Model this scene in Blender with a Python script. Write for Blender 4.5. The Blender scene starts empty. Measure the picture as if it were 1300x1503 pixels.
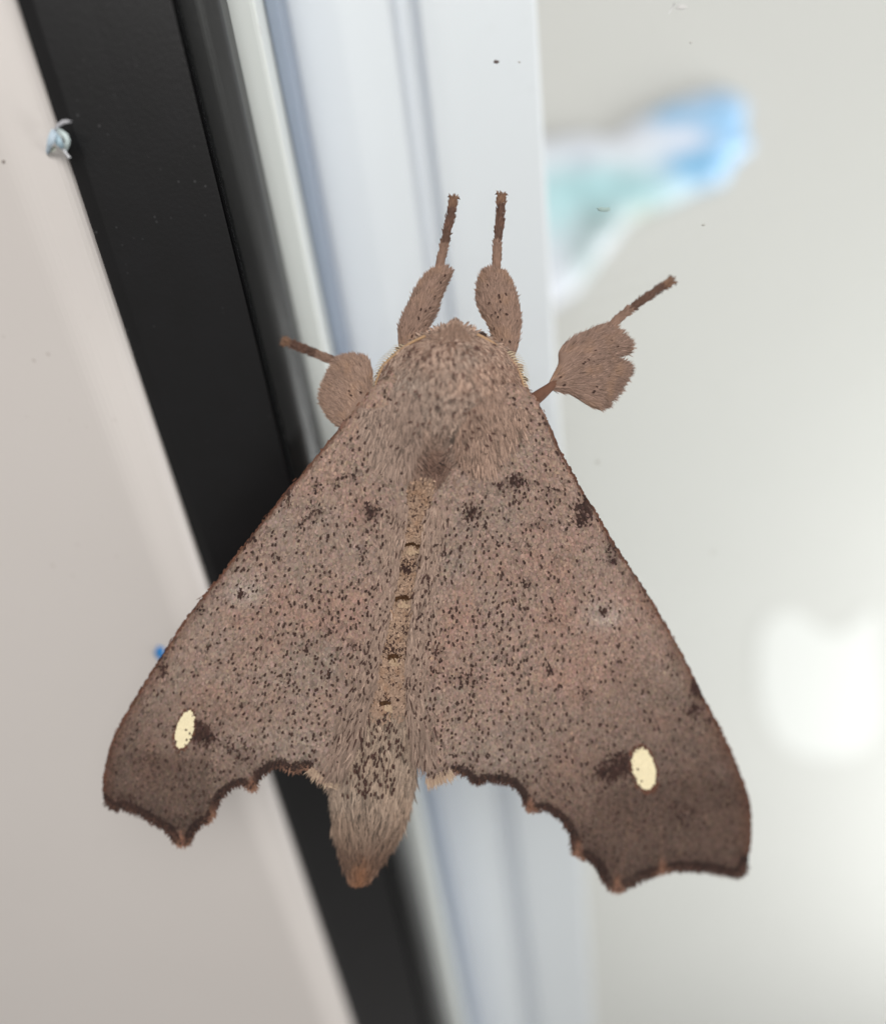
import bpy, math, random
import numpy as np
from mathutils import Vector, Matrix, geometry

rng = np.random.default_rng(7)
random.seed(7)
scene = bpy.context.scene
COL = scene.collection

# ------------------------------------------------------------------ camera
# Photograph 1300 x 1503.  The uprights of the window meet at a vanishing point below the
# picture, so the camera looks down at a vertical window with a slight roll.
F = 1000.0                      # focal length in photo pixels
CX, CY = 650.0, 751.5
D = 0.060                       # metres from the lens to the moth
U = D / F                       # one photo pixel at the moth, in metres
vp = np.array([940 - CX, -(2790 - CY), -F]); down = vp / np.linalg.norm(vp)
up_c = -down
h_c = np.array([-up_c[1], up_c[0], 0.0]); h_c = -h_c / np.linalg.norm(h_c)
if h_c[0] < 0: h_c = -h_c
n_c = np.cross(h_c, up_c)       # window normal, towards the camera
RW = np.stack([h_c, -n_c, up_c])            # camera coords -> world (X right, Y into window, Z up)
ang = math.acos(n_c[2])
MT = math.radians(8.0)          # how far the moth leans back from the picture plane
zc = np.array([0, 0, 1.0])
perp = n_c - zc * n_c[2]; perp /= np.linalg.norm(perp)
m_c = zc * math.cos(MT) + perp * math.sin(MT)

def ray(px, py):
    px = np.asarray(px, float); py = np.asarray(py, float)
    return np.stack([(px - CX) / F, -(py - CY) / F, -np.ones_like(px)], -1)

def moth_cam(px, py, h):
    r = ray(px, py)
    t = (-D * m_c[2] + np.asarray(h, float) * U) / (r @ m_c)
    return r * t[..., None]

# the window pane passes just under the feet of the front legs
foot = moth_cam(700.0, 285.0, -62.0)
GPL = float(n_c @ foot)         # n.p = GPL is the front of the glass (world y = 0)
t0 = GPL / (ray(CX, CY) @ n_c)
ORIG = RW @ (ray(CX, CY) * t0)  # world origin: optical axis on the glass
CAM = -ORIG

def to_world(pc):
    return pc @ RW.T - ORIG

def M3(px, py, h):              # point on the moth -> world
    return to_world(moth_cam(px, py, h))

def W3(px, py, Y):              # photo point on the window-parallel plane at depth Y (metres) -> world
    r = ray(px, py)
    t = (GPL - Y) / (r @ n_c)
    return to_world(r * t[..., None])

cam_d = bpy.data.cameras.new('camera')
cam = bpy.data.objects.new('camera', cam_d); COL.objects.link(cam)
mw = Matrix([list(RW[i]) + [CAM[i]] for i in range(3)] + [[0, 0, 0, 1]])
cam.matrix_world = mw
cam_d.sensor_fit = 'HORIZONTAL'; cam_d.sensor_width = 36.0
cam_d.lens = 36.0 * F / 1300.0
cam_d.clip_start = 0.002; cam_d.clip_end = 20
cam_d.dof.use_dof = True
cam_d.dof.focus_distance = D * 0.985
cam_d.dof.aperture_fstop = 8.0
scene.camera = cam

# ------------------------------------------------------------------ light
world = bpy.data.worlds.new('World'); scene.world = world
world.use_nodes = True
bg = world.node_tree.nodes['Background']
bg.inputs[0].default_value = (1.0, 0.965, 0.93, 1)
bg.inputs[1].default_value = 0.35

def area(name, loc, target, size, power, color):
    l = bpy.data.lights.new(name, 'AREA'); l.shape = 'RECTANGLE'
    l.size, l.size_y = size; l.energy = power; l.color = color
    o = bpy.data.objects.new(name, l); COL.objects.link(o)
    o.location = loc
    o.rotation_euler = (Vector(target) - Vector(loc)).to_track_quat('-Z', 'Y').to_euler()
    return o
area('room_light', (0.06, -0.34, 0.30), (0, 0, -0.04), (0.34, 0.24), 2.15, (1.0, 0.975, 0.95))
area('wall_fill_light', (0.54, 0.02, -0.32), (0.06, 0.21, -0.18), (0.36, 0.36), 4.5, (1.0, 1.0, 0.99))  # added lamp out of view, brightens the wall beyond the glass

scene.view_settings.view_transform = 'Standard'
scene.view_settings.look = 'None'
scene.view_settings.exposure = 0.0
scene.view_settings.gamma = 1.0
scene.cycles.max_bounces = 8
scene.cycles.transparent_max_bounces = 12
scene.cycles.use_denoising = True

# ------------------------------------------------------------------ helpers
def lin(c):
    c = np.asarray(c, float) / 255.0
    return np.where(c <= 0.04045, c / 12.92, ((c + 0.055) / 1.055) ** 2.4)

def noise2(x, y, seed=0):
    r = np.random.default_rng(1000 + seed); G = r.random((64, 64))
    x = np.asarray(x, float); y = np.asarray(y, float)
    xi = np.floor(x).astype(int); yi = np.floor(y).astype(int)
    fx = x - xi; fy = y - yi
    fx = fx * fx * (3 - 2 * fx); fy = fy * fy * (3 - 2 * fy)
    g = lambda a, b: G[a % 64, b % 64]
    return ((g(xi, yi) * (1 - fx) + g(xi + 1, yi) * fx) * (1 - fy)
            + (g(xi, yi + 1) * (1 - fx) + g(xi + 1, yi + 1) * fx) * fy) * 2 - 1

def fbm(x, y, seed=0, oct=3):
    s = 0; a = 1.0; t = 0
    for k in range(oct):
        s = s + a * noise2(x * 2 ** k + 13.1 * k, y * 2 ** k + 7.7 * k, seed + k); t += a; a *= 0.55
    return s / t

def new_obj(name, verts, loops, starts, totals, mat, parent=None, colors=None, smooth=False, origin=None):
    """one mesh object from numpy arrays; verts in world space"""
    me = bpy.data.meshes.new(name)
    v = np.asarray(verts, np.float32)
    o = bpy.data.objects.new(name, me); COL.objects.link(o)
    off = np.zeros(3)
    if parent is not None:
        o.parent = parent
        off = np.array(world_loc(parent))
    elif origin is not None:
        o.location = origin; off = np.asarray(origin, float)
    if origin is not None and parent is not None:
        o.location = np.asarray(origin, float) - off; off = np.asarray(origin, float)
    WL[o.name] = off
    v = (v - off).astype(np.float32)
    me.vertices.add(len(v)); me.vertices.foreach_set('co', v.ravel())
    me.loops.add(len(loops)); me.loops.foreach_set('vertex_index', np.asarray(loops, np.int32))
    me.polygons.add(len(starts))
    me.polygons.foreach_set('loop_start', np.asarray(starts, np.int32))
    me.polygons.foreach_set('use_smooth', np.full(len(starts), smooth))
    me.update(calc_edges=True)
    if colors is not None:
        at = me.color_attributes.new('Col', 'FLOAT_COLOR', 'POINT')
        c = np.ones((len(v), 4), np.float32); c[:, :3] = colors
        at.data.foreach_set('color', c.ravel())
    me.materials.append(mat)
    return o

WL = {}
def world_loc(o): return WL.get(o.name, np.array(o.location))

def faces_obj(name, verts, faces, mat, parent=None, colors=None, smooth=False, origin=None):
    loops = []; starts = []; n = 0
    for f in faces:
        starts.append(n); loops.extend(f); n += len(f)
    return new_obj(name, verts, loops, starts, None, mat, parent, colors, smooth, origin)

def tag(o, label=None, cat=None, group=None, kind=None):
    if label: o['label'] = label
    if cat: o['category'] = cat
    if group: o['group'] = group
    if kind: o['kind'] = kind
    return o

def empty(name, loc):
    o = bpy.data.objects.new(name, None); COL.objects.link(o); o.location = loc
    o.empty_display_size = 0.01
    WL[o.name] = np.array(loc, float)
    return o

def nmat(name):
    m = bpy.data.materials.new(name); m.use_nodes = True
    nt = m.node_tree; p = nt.nodes['Principled BSDF']
    return m, nt, p

def attr_mat(name, rough=0.7, sheen=0.0, spec=0.3, noise=None, trans=0.0):
    m, nt, p = nmat(name)
    a = nt.nodes.new('ShaderNodeVertexColor'); a.layer_name = 'Col'
    src = a.outputs[0]
    if noise:
        tc = nt.nodes.new('ShaderNodeTexCoord'); nz = nt.nodes.new('ShaderNodeTexNoise')
        nz.inputs['Scale'].default_value = noise[0]; nz.inputs['Detail'].default_value = 4
        nt.links.new(tc.outputs['Object'], nz.inputs['Vector'])
        mr = nt.nodes.new('ShaderNodeMapRange')
        mr.inputs['To Min'].default_value = 1 - noise[1]; mr.inputs['To Max'].default_value = 1 + noise[1]
        nt.links.new(nz.outputs['Fac'], mr.inputs['Value'])
        mx = nt.nodes.new('ShaderNodeVectorMath'); mx.operation = 'SCALE'
        nt.links.new(src, mx.inputs[0]); nt.links.new(mr.outputs[0], mx.inputs['Scale'])
        src = mx.outputs[0]
    nt.links.new(src, p.inputs['Base Color'])
    p.inputs['Roughness'].default_value = rough
    p.inputs['Specular IOR Level'].default_value = spec
    p.inputs['Sheen Weight'].default_value = sheen
    return m

def paint_mat(name, col, rough=0.45, spec=0.4, var=0.04, scale=40.0, bump=0.05, bscale=900.0, col2=None):
    m, nt, p = nmat(name)
    tc = nt.nodes.new('ShaderNodeTexCoord')
    nz = nt.nodes.new('ShaderNodeTexNoise'); nz.inputs['Scale'].default_value = scale
    nz.inputs['Detail'].default_value = 6; nz.inputs['Roughness'].default_value = 0.6
    nt.links.new(tc.outputs['Object'], nz.inputs['Vector'])
    cr = nt.nodes.new('ShaderNodeValToRGB')
    c = lin(col); c2 = lin(col2) if col2 is not None else c * (1 - 2 * var)
    cr.color_ramp.elements[0].position = 0.3; cr.color_ramp.elements[1].position = 0.7
    cr.color_ramp.elements[0].color = (*c2, 1); cr.color_ramp.elements[1].color = (*c, 1)
    nt.links.new(nz.outputs['Fac'], cr.inputs[0]); nt.links.new(cr.outputs[0], p.inputs['Base Color'])
    n2 = nt.nodes.new('ShaderNodeTexNoise'); n2.inputs['Scale'].default_value = bscale
    n2.inputs['Detail'].default_value = 3
    nt.links.new(tc.outputs['Object'], n2.inputs['Vector'])
    b = nt.nodes.new('ShaderNodeBump'); b.inputs['Strength'].default_value = bump
    b.inputs['Distance'].default_value = 0.0002
    nt.links.new(n2.outputs['Fac'], b.inputs['Height']); nt.links.new(b.outputs[0], p.inputs['Normal'])
    p.inputs['Roughness'].default_value = rough; p.inputs['Specular IOR Level'].default_value = spec
    return m

# ------------------------------------------------------------------ the window (vertical, uprights run along Z)
ZT, ZB = 0.10, -0.22
window = empty('window', (0.0, 0.0, ZB)); window['kind'] = 'thing'
tag(window, 'window with pale left panel, black rubber strip, white sash uprights and clear glass', 'window')

def X_at(px, Y): return float(W3(px, 0.0, Y)[0])

def upright(name, prof, mat, label=None, zt=ZT, zb=ZB, smooth=False):
    """closed profile [(X, Y)] extruded along Z"""
    n = len(prof)
    v = [(x, y, zb) for x, y in prof] + [(x, y, zt) for x, y in prof]
    f = [(i, (i + 1) % n, n + (i + 1) % n, n + i) for i in range(n)]
    f += [tuple(range(n - 1, -1, -1)), tuple(range(n, 2 * n))]
    o = faces_obj(name, np.array(v), f, mat, window)
    if label: o['label'] = label
    return o

def rounded(pts, r=0.0004, n=4):
    """round every corner of a closed profile"""
    out = []; k = len(pts)
    for i in range(k):
        a, b, c = np.array(pts[i - 1]), np.array(pts[i]), np.array(pts[(i + 1) % k])
        d1 = a - b; d2 = c - b
        rr = min(r, np.linalg.norm(d1) * .45, np.linalg.norm(d2) * .45)
        p = b + d1 / np.linalg.norm(d1) * rr; q = b + d2 / np.linalg.norm(d2) * rr
        for j in range(n + 1):
            t = j / n
            out.append(tuple((1 - t) ** 2 * p + 2 * t * (1 - t) * b + t * t * q))
    return out

panel_m = paint_mat('panel_paint', (196, 191, 187), 0.42, 0.4, 0.015, 25, 0.04, 1500)
sash_m = paint_mat('sash_paint', (227, 230, 236), 0.35, 0.5, 0.015, 30, 0.03, 1200)
pale_m = paint_mat('sash_edge_paint', (212, 214, 213), 0.4, 0.4, 0.02, 30, 0.03, 1200)
groove_m = paint_mat('groove_shade', (140, 150, 168), 0.5, 0.3, 0.03, 60, 0.1, 1200)  # blue-grey colour paints the shade in the sash groove
black_m = paint_mat('black_rubber', (15, 15, 17), 0.38, 0.36, 0.1, 300, 0.06, 2500, (12, 12, 13))
spacer_m = paint_mat('black_spacer', (34, 34, 35), 0.42, 0.45, 0.1, 120, 0.10, 1500, (28, 28, 29))

seam_m = paint_mat('seam_gap_black', (9, 9, 10), 0.8, 0.05, 0.1, 900, 0.3, 2500)  # for an added black strip that paints the dark gap at the seam
def add_dust(m, col, amount, scale):
    nt = m.node_tree; p = nt.nodes['Principled BSDF']
    src = p.inputs['Base Color'].links[0].from_socket
    tc = nt.nodes.new('ShaderNodeTexCoord'); vo = nt.nodes.new('ShaderNodeTexVoronoi'); vo.inputs['Scale'].default_value = scale
    nz = nt.nodes.new('ShaderNodeTexNoise'); nz.inputs['Scale'].default_value = scale * .12; nz.inputs['Detail'].default_value = 3
    nt.links.new(tc.outputs['Object'], vo.inputs['Vector']); nt.links.new(tc.outputs['Object'], nz.inputs['Vector'])
    a = nt.nodes.new('ShaderNodeMapRange'); a.inputs['From Min'].default_value = .16; a.inputs['From Max'].default_value = .05
    nt.links.new(vo.outputs['Distance'], a.inputs['Value'])
    b = nt.nodes.new('ShaderNodeMapRange'); b.inputs['From Min'].default_value = .52; b.inputs['From Max'].default_value = .7; b.inputs['To Max'].default_value = amount
    nt.links.new(nz.outputs['Fac'], b.inputs['Value'])
    ml = nt.nodes.new('ShaderNodeMath'); ml.operation = 'MULTIPLY'
    nt.links.new(a.outputs[0], ml.inputs[0]); nt.links.new(b.outputs[0], ml.inputs[1])
    mx = nt.nodes.new('ShaderNodeMixRGB'); mx.inputs[2].default_value = (*lin(col), 1)
    nt.links.new(ml.outputs[0], mx.inputs[0]); nt.links.new(src, mx.inputs[1]); nt.links.new(mx.outputs[0], p.inputs['Base Color'])
add_dust(black_m, (100, 100, 102), .35, 1100); add_dust(spacer_m, (96, 94, 92), .3, 1100)
add_dust(panel_m, (150, 140, 132), .35, 500); add_dust(sash_m, (170, 170, 172), .4, 500)
YP = -0.0030
xa = X_at(20, YP + 0.0016)            # right edge of the white panel
xch = X_at(-62, YP)                   # where its chamfer starts
upright('frame_panel', rounded([(-0.20, 0.02), (-0.20, YP), (xch, YP), (xa, YP + 0.0016), (xa, 0.02)], 0.0012, 5), panel_m,
        'pale grey painted panel with chamfered edge')
xs = X_at(256, -0.0002)               # the seam in the black strip
xg0 = xa + 0.00003
upright('gasket', rounded([(xg0, -0.0001), (xg0, YP + 0.0021), (xg0 + 0.0012, YP + 0.0019), (xs - 0.006, -0.0009),
                           (xs - 0.0001, -0.0007), (xs, -0.0001)], 0.00012, 2), black_m, 'black rubber glazing strip')
upright('seam_gap_shade', rounded([(xs + .00002, -0.0001), (xs + .00002, -0.0008), (xs + .00022, -0.0007), (xs + .00022, -0.0001)], .00005, 2), seam_m)
xe = X_at(322, 0.0060)
upright('spacer', rounded([(xs - 0.006, 0.0102), (xs - 0.006, 0.0046), (xe - 0.0012, 0.0046), (xe, 0.0060), (xe, 0.0102)], 0.0006, 5),
        spacer_m, 'dark grey spacer bar behind the glass')
Y1 = 0.0104; SB = 0.013
x1, x2, x3 = X_at(300, Y1), X_at(373, Y1), X_at(402, Y1 + 0.006)
upright('sash_edge', rounded([(x1, 0.03), (x1, Y1), (x2, Y1), (x2, 0.03)], 0.0005, 3), pale_m)
upright('groove_strip', rounded([(x2 + .0001, 0.03), (x2 + .0001, Y1 + 0.006), (x3 + .0003, Y1 + 0.006), (x3 + .0003, 0.03)], 0.0002, 2), groove_m)
x4, x5, x6, x7 = X_at(570, 0.0125 + SB), X_at(583, 0.015 + SB), X_at(603, 0.015 + SB), X_at(612, 0.0118 + SB)
x8 = X_at(788, 0.0118 + SB)
x35 = X_at(420, 0.0122 + SB); x3 = X_at(402, Y1 + .0028 + SB)
upright('sash_upright', rounded([(x3 + .0001, 0.05), (x3 + .0001, Y1 + 0.0028 + SB), (x35, 0.0122 + SB), ((x35 + x4) / 2, 0.0118 + SB), (x4, 0.0125 + SB), (x5, 0.0152 + SB),
                                 (x6, 0.0152 + SB), (x7, 0.0118 + SB), (x7 + 0.002, 0.0116 + SB), (x8, 0.0118 + SB), (x8, 0.05)], 0.0007, 4), sash_m,
        'white sash upright with a shadowed groove')

# glass: thin clear pane, mirror reflection by Fresnel
gm = bpy.data.materials.new('clear_glass'); gm.use_nodes = True
nt = gm.node_tree; nt.nodes.clear()
go = nt.nodes.new('ShaderNodeOutputMaterial'); mix = nt.nodes.new('ShaderNodeMixShader')
geo = nt.nodes.new('ShaderNodeNewGeometry')
dot = nt.nodes.new('ShaderNodeVectorMath'); dot.operation = 'DOT_PRODUCT'
nt.links.new(geo.outputs['Incoming'], dot.inputs[0]); nt.links.new(geo.outputs['Normal'], dot.inputs[1])
def mth(op, a, b=None):
    m_ = nt.nodes.new('ShaderNodeMath'); m_.operation = op
    for i_, v_ in enumerate((a, b)):
        if v_ is None: continue
        if isinstance(v_, (int, float)): m_.inputs[i_].default_value = v_
        else: nt.links.new(v_, m_.inputs[i_])
    return m_.outputs[0]
fres = mth('ADD', mth('MULTIPLY', mth('POWER', mth('SUBTRACT', 1.0, mth('ABSOLUTE', dot.outputs['Value'])), 5.0), 0.96), 0.035)
tr = nt.nodes.new('ShaderNodeBsdfTransparent'); gl = nt.nodes.new('ShaderNodeBsdfGlossy')
tr.inputs[0].default_value = (0.985, 0.995, 0.99, 1); gl.inputs['Roughness'].default_value = 0.0
nt.links.new(fres, mix.inputs[0]); nt.links.new(tr.outputs[0], mix.inputs[1])
nt.links.new(gl.outputs[0], mix.inputs[2]); nt.links.new(mix.outputs[0], go.inputs[0])
upright('glass_pane', [(xg0 + 0.001, 0.004), (xg0 + 0.001, 0.0), (0.30, 0.0), (0.30, 0.004)], gm, 'clear glass pane')

# ------------------------------------------------------------------ what stands behind the glass
YW = 0.190
wall_m = paint_mat('wall_paint', (207, 207, 204), 0.7, 0.2, 0.012, 12, 0.05, 200)
wv = [(-1.2, YW, -1.4), (1.2, YW, -1.4), (1.2, YW, 0.9), (-1.2, YW, 0.9), (-1.2, YW + .1, -1.4), (1.2, YW + .1, -1.4), (1.2, YW + .1, 0.9), (-1.2, YW + .1, 0.9)]
wf = [(0, 1, 2, 3), (5, 4, 7, 6), (1, 5, 6, 2), (4, 0, 3, 7), (3, 2, 6, 7), (4, 5, 1, 0)]
wall = faces_obj('back_wall', np.array(wv), wf, wall_m)
tag(wall, 'plain pale grey wall beyond the glass', kind='structure')

# ------------------------------------------------------------------ polygon tools (photo pixel space)
def pip(poly, x, y):
    poly = np.asarray(poly, float); x = np.asarray(x); y = np.asarray(y)
    ins = np.zeros(x.shape, bool); j = len(poly) - 1
    for i in range(len(poly)):
        xi, yi = poly[i]; xj, yj = poly[j]
        c = ((yi > y) != (yj > y)) & (x < (xj - xi) * (y - yi) / (yj - yi + 1e-12) + xi)
        ins ^= c; j = i
    return ins

def dist_poly(line, x, y, closed=False):
    """distance to a polyline and unit direction / outward side of nearest segment"""
    line = np.asarray(line, float)
    if closed: line = np.vstack([line, line[:1]])
    best = np.full(np.shape(x), 1e9)
    for a, b in zip(line[:-1], line[1:]):
        d = b - a; L = d @ d + 1e-12
        t = np.clip(((x - a[0]) * d[0] + (y - a[1]) * d[1]) / L, 0, 1)
        q = np.hypot(x - a[0] - t * d[0], y - a[1] - t * d[1])
        best = np.minimum(best, q)
    return best

def smooth_line(pts, step=4.0, closed=False, soft=True):
    """Catmull-Rom through the points, resampled"""
    P = np.asarray(pts, float)
    if closed: Q = np.vstack([P[-1], P, P[0], P[1]])
    else: Q = np.vstack([2 * P[0] - P[1], P, 2 * P[-1] - P[-2]])
    out = []
    for i in range(1, len(Q) - 2):
        p0, p1, p2, p3 = Q[i - 1], Q[i], Q[i + 1], Q[i + 2]
        n = max(2, int(np.linalg.norm(p2 - p1) / step))
        for k in range(n):
            t = k / n
            out.append(0.5 * ((2 * p1) + (-p0 + p2) * t + (2 * p0 - 5 * p1 + 4 * p2 - p3) * t * t + (-p0 + 3 * p1 - 3 * p2 + p3) * t ** 3))
    if not closed: out.append(P[-1])
    return np.array(out)

def cdt(poly, spacing):
    poly = np.asarray(poly, float)
    x0, y0 = poly.min(0); x1, y1 = poly.max(0)
    gx, gy = np.meshgrid(np.arange(x0, x1, spacing), np.arange(y0, y1, spacing))
    gx = gx.ravel() + rng.uniform(-.2, .2, gx.size) * spacing; gy = gy.ravel() + rng.uniform(-.2, .2, gy.size) * spacing
    ok = pip(poly, gx, gy) & (dist_poly(poly, gx, gy, True) > spacing * 0.45)
    pts = [Vector(p) for p in poly] + [Vector((a, b)) for a, b in zip(gx[ok], gy[ok])]
    r = geometry.delaunay_2d_cdt(pts, [], [list(range(len(poly)))], 1, 1e-4)
    V = np.array([(v.x, v.y) for v in r[0]]); T = [tuple(f) for f in r[2]]
    return V, T

def shell(V, T, htop, hbot):
    """closed solid from a 2-D triangulation with a top and a bottom height"""
    n = len(V)
    cnt = {}
    for f in T:
        for a, b in zip(f, f[1:] + f[:1]):
            cnt[(a, b)] = cnt.get((a, b), 0) + 1
    rim = [(a, b) for (a, b) in cnt if (b, a) not in cnt]
    P = np.vstack([np.column_stack([V, htop]), np.column_stack([V, hbot])])
    Fc = [f for f in T] + [tuple(i + n for i in f[::-1]) for f in T] + [(b, a, a + n, b + n) for a, b in rim]
    return P, Fc

def px_obj(name, P, Fc, mat, parent, colors=None, smooth=True):
    return faces_obj(name, M3(P[:, 0], P[:, 1], P[:, 2]), Fc, mat, parent, colors, smooth)

# ------------------------------------------------------------------ scales and hairs
def norm2(d): return d / (np.linalg.norm(d, axis=-1, keepdims=True) + 1e-9)

def scales(name, x, y, h, d, L, Wd, col, mat, parent, tilt=(4, 14), roll=12, jit=14, kind='stuff'):
    """overlapping wing scales, one five-sided face each"""
    n = len(x)
    a = np.radians(rng.normal(0, jit, n)); d = norm2(d)
    dx = d[:, 0] * np.cos(a) - d[:, 1] * np.sin(a); dy = d[:, 0] * np.sin(a) + d[:, 1] * np.cos(a)
    L = L * rng.uniform(.8, 1.2, n); Wd = Wd * rng.uniform(.8, 1.2, n)
    tl = np.radians(rng.uniform(*tilt, n)); rl = np.radians(rng.normal(0, roll, n))
    shape = [(0, -.30), (0, .30), (.72, .5), (1.0, .12), (1.0, -.12), (.72, -.5)]
    P = np.empty((n, 6, 3))
    for k, (l, w) in enumerate(shape):
        P[:, k, 0] = x + dx * L * (l - .5) - dy * Wd * w
        P[:, k, 1] = y + dy * L * (l - .5) + dx * Wd * w
        P[:, k, 2] = h + 0.4 + np.sin(tl) * L * l + np.sin(rl) * Wd * w
    P = P.reshape(-1, 3)
    V = M3(P[:, 0], P[:, 1], P[:, 2])
    c = np.repeat(col, 6, 0)
    o = new_obj(name, V, np.arange(6 * n), np.arange(n) * 6, None, mat, parent, c, False)
    if kind: o['kind'] = kind
    return o

def hairs(name, x, y, h, d, L, Wd, lift, col, mat, parent, droop=0.5, tipcol=0.8, jit=10, kind='stuff', surf=None):
    """tapering hair-scales lying along d; lift in degrees at the root, drooping to the tip"""
    n = len(x)
    a = np.radians(rng.normal(0, jit, n)); d = norm2(d)
    dx = d[:, 0] * np.cos(a) - d[:, 1] * np.sin(a); dy = d[:, 0] * np.sin(a) + d[:, 1] * np.cos(a)
    L = L * rng.uniform(.65, 1.3, n); Wd = Wd * rng.uniform(.7, 1.3, n)
    lf = np.radians(np.asarray(lift) + rng.normal(0, 6, n)); rl = np.radians(rng.normal(0, 25, n))
    bend = rng.normal(0, .12, n)
    ts = [0, .36, .72, 1.0]; ws = [.7, 1.0, .8, 0]
    P = np.empty((n, 7, 3)); C = np.empty((n, 7, 3)); i = 0
    for t, w in zip(ts, ws):
        s = L * t
        cx = x + dx * s * np.cos(lf * (1 - droop * t)) - dy * bend * s * t
        cy = y + dy * s * np.cos(lf * (1 - droop * t)) + dx * bend * s * t
        ch = (h if surf is None else np.maximum(surf(cx, cy), h - 14)) + s * np.sin(lf) * (1 - droop * t)
        for sg in ((-1, 1) if w else (0,)):
            P[:, i, 0] = cx - dy * Wd * w * .5 * sg
            P[:, i, 1] = cy + dx * Wd * w * .5 * sg
            P[:, i, 2] = ch + np.sin(rl) * Wd * w * .5 * sg
            C[:, i] = col * (1 + (tipcol - 1) * t)
            i += 1
    P = P.reshape(-1, 3)
    V = M3(P[:, 0], P[:, 1], P[:, 2])
    base = (np.arange(n) * 7)[:, None]
    loops = (base + np.array([0, 1, 3, 2, 2, 3, 5, 4, 4, 5, 6])).ravel()
    starts = ((np.arange(n) * 11)[:, None] + np.array([0, 4, 8])).ravel()
    o = new_obj(name, V, loops, starts, None, mat, parent, C.reshape(-1, 3), False)
    if kind: o['kind'] = kind
    return o

scale_m = attr_mat('wing_scale', 0.7, 0.02, 0.2)
hair_m = attr_mat('moth_hair', 0.7, 0.05, 0.25)
skin_m = attr_mat('moth_body', 0.8, 0.0, 0.2, (3000, 0.25))
cream_m = attr_mat('cream_scale', 0.6, 0.05, 0.3)

# ------------------------------------------------------------------ the moth
base = M3(np.array(630.), np.array(640.), np.array(-60.))
moth = empty('moth', tuple(base))
tag(moth, 'large brown grey speckled moth with scalloped wings resting on the window', 'moth')

# body: one continuous loft from head to tail tip; rows: y, centre x, half width, top height, bottom height
BODY = np.array([
    (475, 668, 5, 8, -2), (482, 667, 20, 22, -14), (492, 666, 44, 34, -24), (510, 664, 78, 48, -34), (538, 661, 103, 60, -42),
    (575, 660, 114, 66, -48), (615, 650, 106, 63, -48), (655, 639, 86, 52, -44), (695, 627, 46, 42, -38), (735, 616, 34, 35, -34),
    (800, 604, 33, 33, -34), (880, 592, 33, 34, -34), (960, 579, 35, 36, -34), (1030, 568, 40, 38, -34), (1085, 560, 52, 44, -34),
    (1130, 551, 60, 46, -32), (1170, 545, 61, 44, -28), (1205, 543, 55, 39, -24), (1235, 537, 42, 33, -18), (1262, 532, 31, 26, -12),
    (1283, 529, 19, 18, -5), (1296, 527, 8, 11, 3)], float)
def body_at(y):
    return [np.interp(y, BODY[:, 0], BODY[:, k]) for k in (1, 2, 3, 4)]
def body_p(y): return np.interp(y, [480, 510, 560, 660, 720], [.5, .7, 1.15, 1.15, .5])
def body_h(x, y):
    c, w, t, b = body_at(y)
    q = np.clip(1 - ((x - c) / w) ** 2, 0, 1)
    return (t + b) * .5 + (t - b) * .5 * q ** body_p(y)
rows = np.unique(np.concatenate([np.linspace(475, 700, 26), np.linspace(700, 1296, 50)]))
NS = 32; P = []; Cc = []
for yy in rows:
    c, w, t, b = body_at(yy)
    for k in range(NS):
        a = 2 * math.pi * k / NS
        sa = math.sin(a); hh = (t + b) * .5 + (t - b) * .5 * (sa ** (2 * float(body_p(yy))) if sa > 0 else sa)
        P.append((c + w * math.cos(a), yy, hh))
P = np.array(P); nr = len(rows)
Fc = [(r * NS + k, r * NS + (k + 1) % NS, (r + 1) * NS + (k + 1) % NS, (r + 1) * NS + k) for r in range(nr - 1) for k in range(NS)]
Fc += [tuple(range(NS - 1, -1, -1)), tuple((nr - 1) * NS + k for k in range(NS))]
bc = np.tile(lin((112, 88, 76)), (len(P), 1))
strip = (P[:, 1] > 700) & (P[:, 1] < 1060)
bc[strip] = lin((150, 116, 84))
body = px_obj('body', P, Fc, skin_m, moth, bc)

def xc(y): return np.interp(y, BODY[:, 0], BODY[:, 1])

# ---- wings
RC = [(745, 560), (775, 573), (790, 592), (803, 618), (812, 640), (826, 668), (842, 697), (858, 728), (872, 748), (888, 776), (904, 802), (917, 822),
      (945, 864), (968, 903), (1002, 963), (1032, 1023), (1062, 1080), (1088, 1140), (1100, 1182), (1102, 1227), (1097, 1266)]
RM = [(1097, 1266), (1087, 1284), (1070, 1285), (1043, 1278), (1017, 1276), (994, 1276), (972, 1280), (941, 1291), (925, 1299), (911, 1307), (900, 1306),
      (886, 1293), (874, 1271), (859, 1259), (842, 1252), (839, 1231), (831, 1212), (817, 1197), (798, 1187), (780, 1190), (773, 1186),
      (769, 1173), (760, 1158), (742, 1147), (715, 1145), (700, 1149), (685, 1139), (670, 1132), (659, 1134), (640, 1142), (626, 1146)]
RI = [(614, 1110), (606, 1060), (601, 1010), (606, 950), (612, 891), (619, 840), (628, 780), (634, 740), (640, 690), (690, 600)]
LC = [(575, 545), (548, 568), (530, 590), (505, 620), (480, 650), (455, 682), (428, 713), (405, 742), (384, 768), (358, 801), (336, 829), (315, 856), (282, 896), (246, 949),
      (213, 1002), (183, 1051), (165, 1088), (155, 1121), (151, 1157), (153, 1176)]
LM = [(153, 1176), (166, 1187), (183, 1186), (203, 1193), (226, 1207), (246, 1219), (256, 1235), (266, 1241), (279, 1233), (286, 1219), (299, 1208),
      (310, 1202), (317, 1186), (325, 1170), (342, 1155), (358, 1151), (367, 1157), (375, 1155), (380, 1143), (394, 1129), (411, 1123),
      (421, 1128), (434, 1130), (451, 1125), (461, 1128), (474, 1139), (486, 1148)]
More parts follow.
